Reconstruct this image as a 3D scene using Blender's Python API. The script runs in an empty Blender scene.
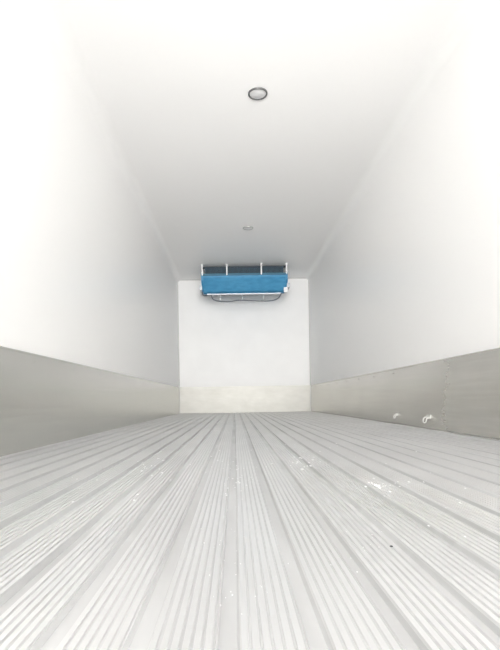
import bpy, bmesh, math, random
from mathutils import Vector, Matrix
random.seed(4)
sc=bpy.context.scene
F=495.0; CH=0.227
XL,XR=-1.018,1.382
YN,YB=-1.9,9.0
ZC=CH+2.2

def mat(name,col,rough=.5,metal=0,spec=.5):
    m=bpy.data.materials.new(name); m.use_nodes=True
    b=m.node_tree.nodes['Principled BSDF']
    b.inputs['Base Color'].default_value=(*col,1); b.inputs['Roughness'].default_value=rough
    b.inputs['Metallic'].default_value=metal; b.inputs['Specular IOR Level'].default_value=spec
    return m
def noise_col(m,c1,c2,scale=(1,1,1),nscale=4,detail=6,lo=.35,hi=.65,bump=0,streak=None,samt=.5):
    nt=m.node_tree; b=nt.nodes['Principled BSDF']
    tc=nt.nodes.new('ShaderNodeTexCoord'); mp=nt.nodes.new('ShaderNodeMapping'); mp.inputs['Scale'].default_value=scale
    n=nt.nodes.new('ShaderNodeTexNoise'); n.inputs['Scale'].default_value=nscale; n.inputs['Detail'].default_value=detail
    r=nt.nodes.new('ShaderNodeValToRGB'); r.color_ramp.elements[0].position=lo; r.color_ramp.elements[1].position=hi
    r.color_ramp.elements[0].color=(*c1,1); r.color_ramp.elements[1].color=(*c2,1)
    L=nt.links.new
    L(tc.outputs['Object'],mp.inputs[0]); L(mp.outputs[0],n.inputs['Vector']); fac=n.outputs['Fac']
    if streak:
        mp2=nt.nodes.new('ShaderNodeMapping'); mp2.inputs['Scale'].default_value=streak
        n2=nt.nodes.new('ShaderNodeTexNoise'); n2.inputs['Scale'].default_value=1; n2.inputs['Detail'].default_value=6
        L(tc.outputs['Object'],mp2.inputs[0]); L(mp2.outputs[0],n2.inputs['Vector'])
        mx=nt.nodes.new('ShaderNodeMix'); mx.inputs['Factor'].default_value=samt
        L(fac,mx.inputs['A']); L(n2.outputs['Fac'],mx.inputs['B']); fac=mx.outputs['Result']
    L(fac,r.inputs[0]); L(r.outputs[0],b.inputs['Base Color'])
    if bump:
        bp=nt.nodes.new('ShaderNodeBump'); bp.inputs['Strength'].default_value=bump; bp.inputs['Distance'].default_value=.01
        L(fac,bp.inputs['Height']); L(bp.outputs[0],b.inputs['Normal'])
    return m
M_wall=noise_col(mat('white_grp_panel',(.9,.9,.89),.35,0,.35),(.952,.947,.937),(.960,.956,.947),(1,.4,1),2)
M_ceil=noise_col(mat('white_ceiling_panel',(.88,.88,.88),.4,0,.35),(.957,.951,.942),(.965,.959,.951),(1,.4,1),2)
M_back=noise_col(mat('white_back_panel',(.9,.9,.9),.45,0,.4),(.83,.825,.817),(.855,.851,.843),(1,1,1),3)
M_kick=noise_col(mat('aluminium_kick_plate',(.5,.5,.48),.27,.75),(.62,.62,.585),(.70,.695,.66),(1,.8,1.2),2.0,5,.36,.64,0,(1,1.2,45),.55)
M_kickR=noise_col(mat('aluminium_kick_plate_pale',(.5,.5,.48),.27,.7),(.64,.625,.585),(.74,.725,.685),(1,1.2,1.5),2.0,6,.36,.64,0,(1,1.5,40),.5)
M_kickb=noise_col(mat('aluminium_end_plate',(.7,.7,.66),.5,.3),(.53,.52,.48),(.63,.62,.58),(1,1,1.5),4,6,.3,.7,0,(6,1,20),.4)
M_floor=noise_col(mat('extruded_aluminium_floor',(.8,.8,.8),.32,.55),(.63,.63,.63),(.72,.72,.72),(1.2,.6,1),3,6,.3,.7)
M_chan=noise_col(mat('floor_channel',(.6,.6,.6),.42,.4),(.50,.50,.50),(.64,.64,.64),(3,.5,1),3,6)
M_blue=noise_col(mat('blue_painted_sheet',(.02,.2,.42),.35),(.035,.215,.40),(.055,.275,.48),(2,2,6),4)
M_dark=mat('dark_coil',(.02,.035,.05),.6)
M_fin=mat('teal_fin',(.03,.13,.2),.5)
M_white=mat('white_bracket',(.85,.85,.85),.4)
M_grey=mat('grey_sheet',(.45,.47,.5),.4,.4)
M_black=mat('black_rubber_hose',(.02,.02,.025),.5)
M_hose=mat('grey_rubber_hose',(.14,.15,.17),.5)
M_steel=mat('zinc_fitting',(.72,.72,.70),.4,.3)
M_lring=mat('lamp_bezel',(.12,.12,.12),.35,.5)
M_lring2=mat('lamp_bezel_pale',(.5,.5,.49),.35,.4)
M_lens=mat('lamp_frosted_lens',(.72,.72,.72),.3)
M_seal=mat('sealant',(.56,.56,.54),.6)
M_debris=mat('white_scrap',(.95,.95,.95),.7)

def new(name,bm,mats,parent=None,smooth=False):
    me=bpy.data.meshes.new(name); bmesh.ops.recalc_face_normals(bm,faces=bm.faces); bm.to_mesh(me); bm.free()
    for m in mats: me.materials.append(m)
    if smooth:
        for p in me.polygons: p.use_smooth=True
    o=bpy.data.objects.new(name,me); sc.collection.objects.link(o)
    if parent: o.parent=parent
    return o
def addbox(bm,x0,x1,y0,y1,z0,z1,mi=0):
    vs=[bm.verts.new(c) for c in [(x0,y0,z0),(x1,y0,z0),(x1,y1,z0),(x0,y1,z0),(x0,y0,z1),(x1,y0,z1),(x1,y1,z1),(x0,y1,z1)]]
    for f in [(0,1,2,3),(4,5,6,7),(0,1,5,4),(1,2,6,5),(2,3,7,6),(3,0,4,7)]:
        fc=bm.faces.new([vs[i] for i in f]); fc.material_index=mi
def box(name,x0,x1,y0,y1,z0,z1,m,parent=None,bev=0):
    bm=bmesh.new(); addbox(bm,x0,x1,y0,y1,z0,z1)
    if bev: bmesh.ops.bevel(bm,geom=bm.edges[:],offset=bev,segments=2,affect='EDGES')
    return new(name,bm,[m],parent)
def empty(name,loc=(0,0,0)):
    e=bpy.data.objects.new(name,None); e.location=loc; e.empty_display_size=.1; sc.collection.objects.link(e); return e
def cyl(bm,c,r,h,axis='Z',seg=32,mi=0,r2=None):
    before=set(bm.faces)
    g=bmesh.ops.create_cone(bm,cap_ends=True,segments=seg,radius1=r,radius2=r if r2 is None else r2,depth=h)
    for v in g['verts']:
        x,y,z=v.co
        if axis=='X': v.co=Vector((z,y,x))
        elif axis=='Y': v.co=Vector((x,z,y))
        v.co+=Vector(c)
    for f in set(bm.faces)-before: f.material_index=mi
def tube(name,pts,r,m,parent=None):
    cu=bpy.data.curves.new(name,'CURVE'); cu.dimensions='3D'; cu.bevel_depth=r; cu.bevel_resolution=4
    s=cu.splines.new('NURBS'); s.points.add(len(pts)-1)
    for i,p in enumerate(pts): s.points[i].co=(*p,1)
    s.use_endpoint_u=True; s.order_u=3; cu.materials.append(m)
    o=bpy.data.objects.new(name,cu); sc.collection.objects.link(o)
    if parent:o.parent=parent
    return o

T=.08
# ---- shell
box('wall_left',XL-T,XL,YN,YB,-.1,ZC,M_wall)
box('wall_right',XR,XR+T,YN,YB,-.1,ZC,M_wall)
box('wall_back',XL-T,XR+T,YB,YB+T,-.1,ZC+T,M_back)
box('ceiling',XL-T,XR+T,YN,YB,ZC,ZC+T,M_ceil)
# coved mouldings between walls and ceiling
for nm,X,s in (('trim_4',XL,1),('trim_5',XR,-1)):
    R=.10; bm=bmesh.new(); k=16; rows=[]
    for y in (YN,YB-.001):
        rows.append([bm.verts.new((X+s*(R-R*math.cos(a)),y,ZC-R+R*math.sin(a))) for a in [i*math.pi/2/k for i in range(k+1)]])
    for i in range(k): bm.faces.new([rows[0][i],rows[0][i+1],rows[1][i+1],rows[1][i]])
    new(nm,bm,[M_wall],None,True)

# ---- floor profile extruded lengthwise
prof=[]; P=.0857; n=int(round((XR-XL)/P)); P=(XR-XL)/n
top=.062; D=.010
for i in range(n):
    x0=XL+i*P-.02
    def pp(x,z,m): prof.append((min(max(x,XL),XR),z,m))
    pp(x0,-D,1); pp(x0+.008,-D,1); pp(x0+.0105,-.003,1)
    a=x0+.012; k=6; w=top/k
    for j in range(k):
        pp(a+j*w,0,0); pp(a+j*w+w*.60,0,0); pp(a+j*w+w*.68,-.0025,1); pp(a+j*w+w*.92,-.0025,1)
    pp(a+top,0,0); pp(a+top+.001,-D,1)
prof.append((XR,-D,1))
bm=bmesh.new(); ys=[YN,YB]
rows=[[bm.verts.new((x,y,z)) for x,z,_ in prof] for y in ys]
for i in range(len(prof)-1):
    f=bm.faces.new([rows[0][i],rows[0][i+1],rows[1][i+1],rows[1][i]])
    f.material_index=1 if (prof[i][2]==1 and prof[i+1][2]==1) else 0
addbox(bm,XL,XR,YN,YB,-.1,-D-.002,1)
fl=new('floor',bm,[M_floor,M_chan])

# ---- kick plates
KH=.475
def kick(side):
    s=1 if side=='left' else -1; X=XL if side=='left' else XR
    bm=bmesh.new()
    def b(x0,x1,*a): addbox(bm,min(x0,x1),max(x0,x1),*a)
    edges=[YN,YB-.012] if side=='left' else [YN,3.8,YB-.012]
    for i in range(len(edges)-1):
        b(X,X+s*(.004+.006*(i==0)),edges[i]+(0 if i==0 else .005),edges[i+1],0.0,KH)
        b(X,X+s*.013,edges[i],edges[i+1],KH-.008,KH)
    y=YN+.2
    while y<YB-.1:
        cyl(bm,(X+s*.007,y,KH-.04),.005,.01,'X',12)
        y+=.6
    return new('baseboard_'+side,bm,[M_kick if side=='left' else M_kickR])
kick('left'); kick('right')
bm=bmesh.new(); addbox(bm,XL+.012,XR-.012,YB-.006,YB,0,KH); addbox(bm,XL+.012,XR-.012,YB-.014,YB,KH-.012,KH)
x=XL+.15
while x<XR-.1:
    cyl(bm,(x,YB-.008,KH-.05),.006,.006,'Y',12); x+=.3
new('baseboard_back',bm,[M_kickb])
box('trim_1',XL,XL+.018,YB-.018,YB,0,ZC,M_seal); box('trim_2',XR-.018,XR,YB-.018,YB,0,ZC,M_seal)
box('trim_3',XL+.018,XR-.018,YB-.012,YB,ZC-.012,ZC,M_seal)

# ---- ceiling lamps
def lamp(x,y,r,mr,name='ceiling_lamp'):
    e=empty(name,(x,y,ZC))
    seg=48
    def lathe(nm,pr,m,cap=False):
        bm=bmesh.new()
        rr=[[bm.verts.new((a*math.cos(t*2*math.pi/seg),a*math.sin(t*2*math.pi/seg),z)) for t in range(seg)] for a,z in pr]
        for i in range(len(pr)-1):
            for t in range(seg): bm.faces.new([rr[i][t],rr[i][(t+1)%seg],rr[i+1][(t+1)%seg],rr[i+1][t]])
        if cap: bm.faces.new(rr[-1])
        new(nm,bm,[m],e,True)
    lathe('bezel',[(r,0),(r,-.006),(r*.97,-.010),(r*.88,-.010),(r*.84,-.004)],mr)
    lathe('lens',[(r*.86,-.004),(r*.6,-.008),(r*.3,-.010)],M_lens,True)
xc=(XL+XR)/2
lamp(xc+.016,3.555,.070,M_lring); lamp(xc+.02,6.33,.068,M_lring2)

# ---- evaporator
e=empty('evaporator_unit',(0,0,0))
ex0,ex1=-.52,.89
zb=CH+1.765; zt=CH+2.05
def extr(name,pf,x0,x1,m,bev=.01):
    bm=bmesh.new(); a=[bm.verts.new((x0,y,z)) for y,z in pf]; b=[bm.verts.new((x1,y,z)) for y,z in pf]
    bm.faces.new(a); bm.faces.new(b[::-1]); k=len(pf)
    for i in range(k): bm.faces.new([a[i],a[(i+1)%k],b[(i+1)%k],b[i]])
    if bev: bmesh.ops.bevel(bm,geom=bm.edges[:],offset=bev,segments=2,affect='EDGES')
    return new(name,bm,[m],e)
extr('casing',[(8.06,zt),(8.06,zt-.05),(8.16,zb+.03),(8.22,zb),(8.55,zb+.06),(8.80,zb+.16),(8.80,zt)],ex0+.03,ex1-.03,M_blue,.006)
extr('casing_lip',[(8.04,zt+.01),(8.04,zt-.02),(8.06,zt-.02),(8.06,zt+.01)],ex0,ex1,M_fin,0)
box('coil',ex0+.06,ex1-.06,8.12,8.74,zt,ZC-.02,M_dark,e)
bm=bmesh.new()
x=ex0+.07
while x<ex1-.07:
    addbox(bm,x,x+.003,8.10,8.12,zt,ZC-.035); x+=.02
new('coil_fins',bm,[M_fin],e)
box('ceiling_rail',ex0+.02,ex1-.02,8.14,8.20,ZC-.02,ZC,M_dark,e)
for i,x in enumerate([ex0+.02,-.10,.46,ex1-.02]):
    box('hanger_%d'%i,x-.010,x+.010,8.02,8.04,zt-.02,ZC,M_white,e,.003)
    box('hanger_foot_%d'%i,x-.022,x+.022,8.0,8.06,ZC-.01,ZC,M_white,e,.003)
for i,(a,b) in enumerate([(ex0,ex0+.03),(ex1-.03,ex1)]):
    extr('end_plate_%d'%i,[(8.05,zt+.02),(8.05,zt-.10),(8.2,zb+.04),(8.6,zb+.08),(8.8,zt+.02)],a,b,M_blue,0)
box('bracket_right',ex1-.01,ex1+.04,8.1,8.5,zb+.07,zb+.14,M_grey,e,.004)
box('bracket_left',ex0-.03,ex0+.01,8.1,8.5,zb+.05,zb+.12,M_grey,e,.004)
box('bracket_tab',ex1-.06,ex1+.0,8.1,8.14,zb-.01,zb+.07,M_white,e,.004)
box('drip_lip',ex0+.08,ex1-.10,8.20,8.235,zb-.016,zb+.002,M_grey,e,.004)
tube('drain_hose',[(ex0+.14,8.24,zb+.03),(ex0+.15,8.24,zb-.03),(ex0+.20,8.24,zb-.11),(ex0+.45,8.24,zb-.13),(.1,8.24,zb-.10),(.35,8.24,zb-.12),(.6,8.24,zb-.13),(ex1-.16,8.24,zb-.10),(ex1-.10,8.24,zb-.03),(ex1-.08,8.24,zb+.05)],.010,M_hose,e)
for i,x in enumerate([ex0+.3,.15,.5]):
    box('hose_clip_%d'%i,x-.006,x+.006,8.23,8.255,zb-.10,zb+.03,M_grey,e)
tube('refrigerant_pipe',[(ex0+.02,8.3,zb+.12),(ex0-.01,8.32,zb+.04),(ex0+.03,8.35,zb-.01),(ex0+.12,8.4,zb+.04)],.012,M_hose,e)

# ---- lashing rings on right plate
def ring(y,z,s=1):
    e2=empty('lashing_ring',(XR,y,z))
    box('plate',-.018,-.009 if y<3.8 else -.003,-.034*s,.034*s,-.012*s,.016*s,M_steel,e2,.003)
    R=.03*s
    tube('loop',[(-.012,-R,.0),(-.04*s,-R,.0),(-.045*s,-R*.9,-.04*s),(-.045*s,R*.9,-.04*s),(-.04*s,R,0),(-.012,R,.0)],.0045,M_steel,e2)
ring(3.50,.085,1.0); ring(4.2,.08,.7)

# ---- small ice scraps on floor
def scraps(name,lst,m):
    bm=bmesh.new()
    for (x,y,s) in lst:
        k=random.randint(5,7); a0=random.random()*6; el=random.uniform(1,3)
        tp=[];bot=[]
        for i in range(k):
            a=a0+i*2*math.pi/k; r=s*random.uniform(.4,1.1)
            bot.append(bm.verts.new((x+r*math.cos(a),y+el*r*math.sin(a),0.0))); tp.append(bm.verts.new((x+.8*r*math.cos(a),y+.8*el*r*math.sin(a),.0008+s*random.uniform(.05,.3))))
        bm.faces.new(tp); bm.faces.new(bot)
        for i in range(k): bm.faces.new([bot[i],bot[(i+1)%k],tp[(i+1)%k],tp[i]])
    return new(name,bm,[m])
def fp(u,v):
    d=CH*F/(v-400); return ((u-235)*d/F,d)
L=[]
for (u,v,su,sv,cnt,s) in [(235,475,12,12,40,.003),(222,530,10,30,24,.0012),(300,463,10,4,20,.006),(385,487,12,3,18,.004),(150,462,10,4,12,.005),(255,580,15,30,10,.0008),(370,545,14,14,12,.0012),(110,480,30,12,14,.003),(280,450,60,8,24,.005),(440,500,30,20,12,.002)]:
    for _ in range(cnt):
        vv=random.gauss(v,sv); uu=random.gauss(u,su)
        if vv<430: continue
        x,d=fp(uu,vv)
        if XL+.05<x<XR-.05: L.append((x,d,s*random.uniform(.4,1.1)))
scraps('ice_scraps',L,M_debris)
x,d=fp(389,549); scraps('dark_pebble',[(x,d,.0025)],M_black)

# ---- daylight through open rear doors
w=bpy.data.worlds.new('World'); sc.world=w; w.use_nodes=True
bg=w.node_tree.nodes['Background']; bg.inputs[0].default_value=(1,.992,.978,1); bg.inputs[1].default_value=6.4
sd=bpy.data.lights.new('daylight_fill','SUN'); sd.energy=8.0; sd.angle=math.radians(36); sd.color=(1,.992,.978)  # broad fill lamp added, tilted upward to brighten ceiling and end wall
so=bpy.data.objects.new('daylight_fill',sd); sc.collection.objects.link(so)
so.rotation_euler=Vector((0,1,.13)).to_track_quat('-Z','Y').to_euler(); so.location=(0,-3,2)

# ---- camera
cd=bpy.data.cameras.new('camera'); cam=bpy.data.objects.new('camera',cd); sc.collection.objects.link(cam)
cam.location=(0,0,CH)
cd.sensor_fit='VERTICAL'; cd.sensor_height=36; cd.lens=F/650*36
cd.shift_y=75/650; cd.shift_x=15/650
roll=math.radians(.9)
cam.rotation_euler=(Matrix.Rotation(math.pi/2,3,'X')@Matrix.Rotation(-roll,3,'Z')).to_euler()
cd.clip_start=.02
sc.camera=cam
sc.view_settings.view_transform='Standard'
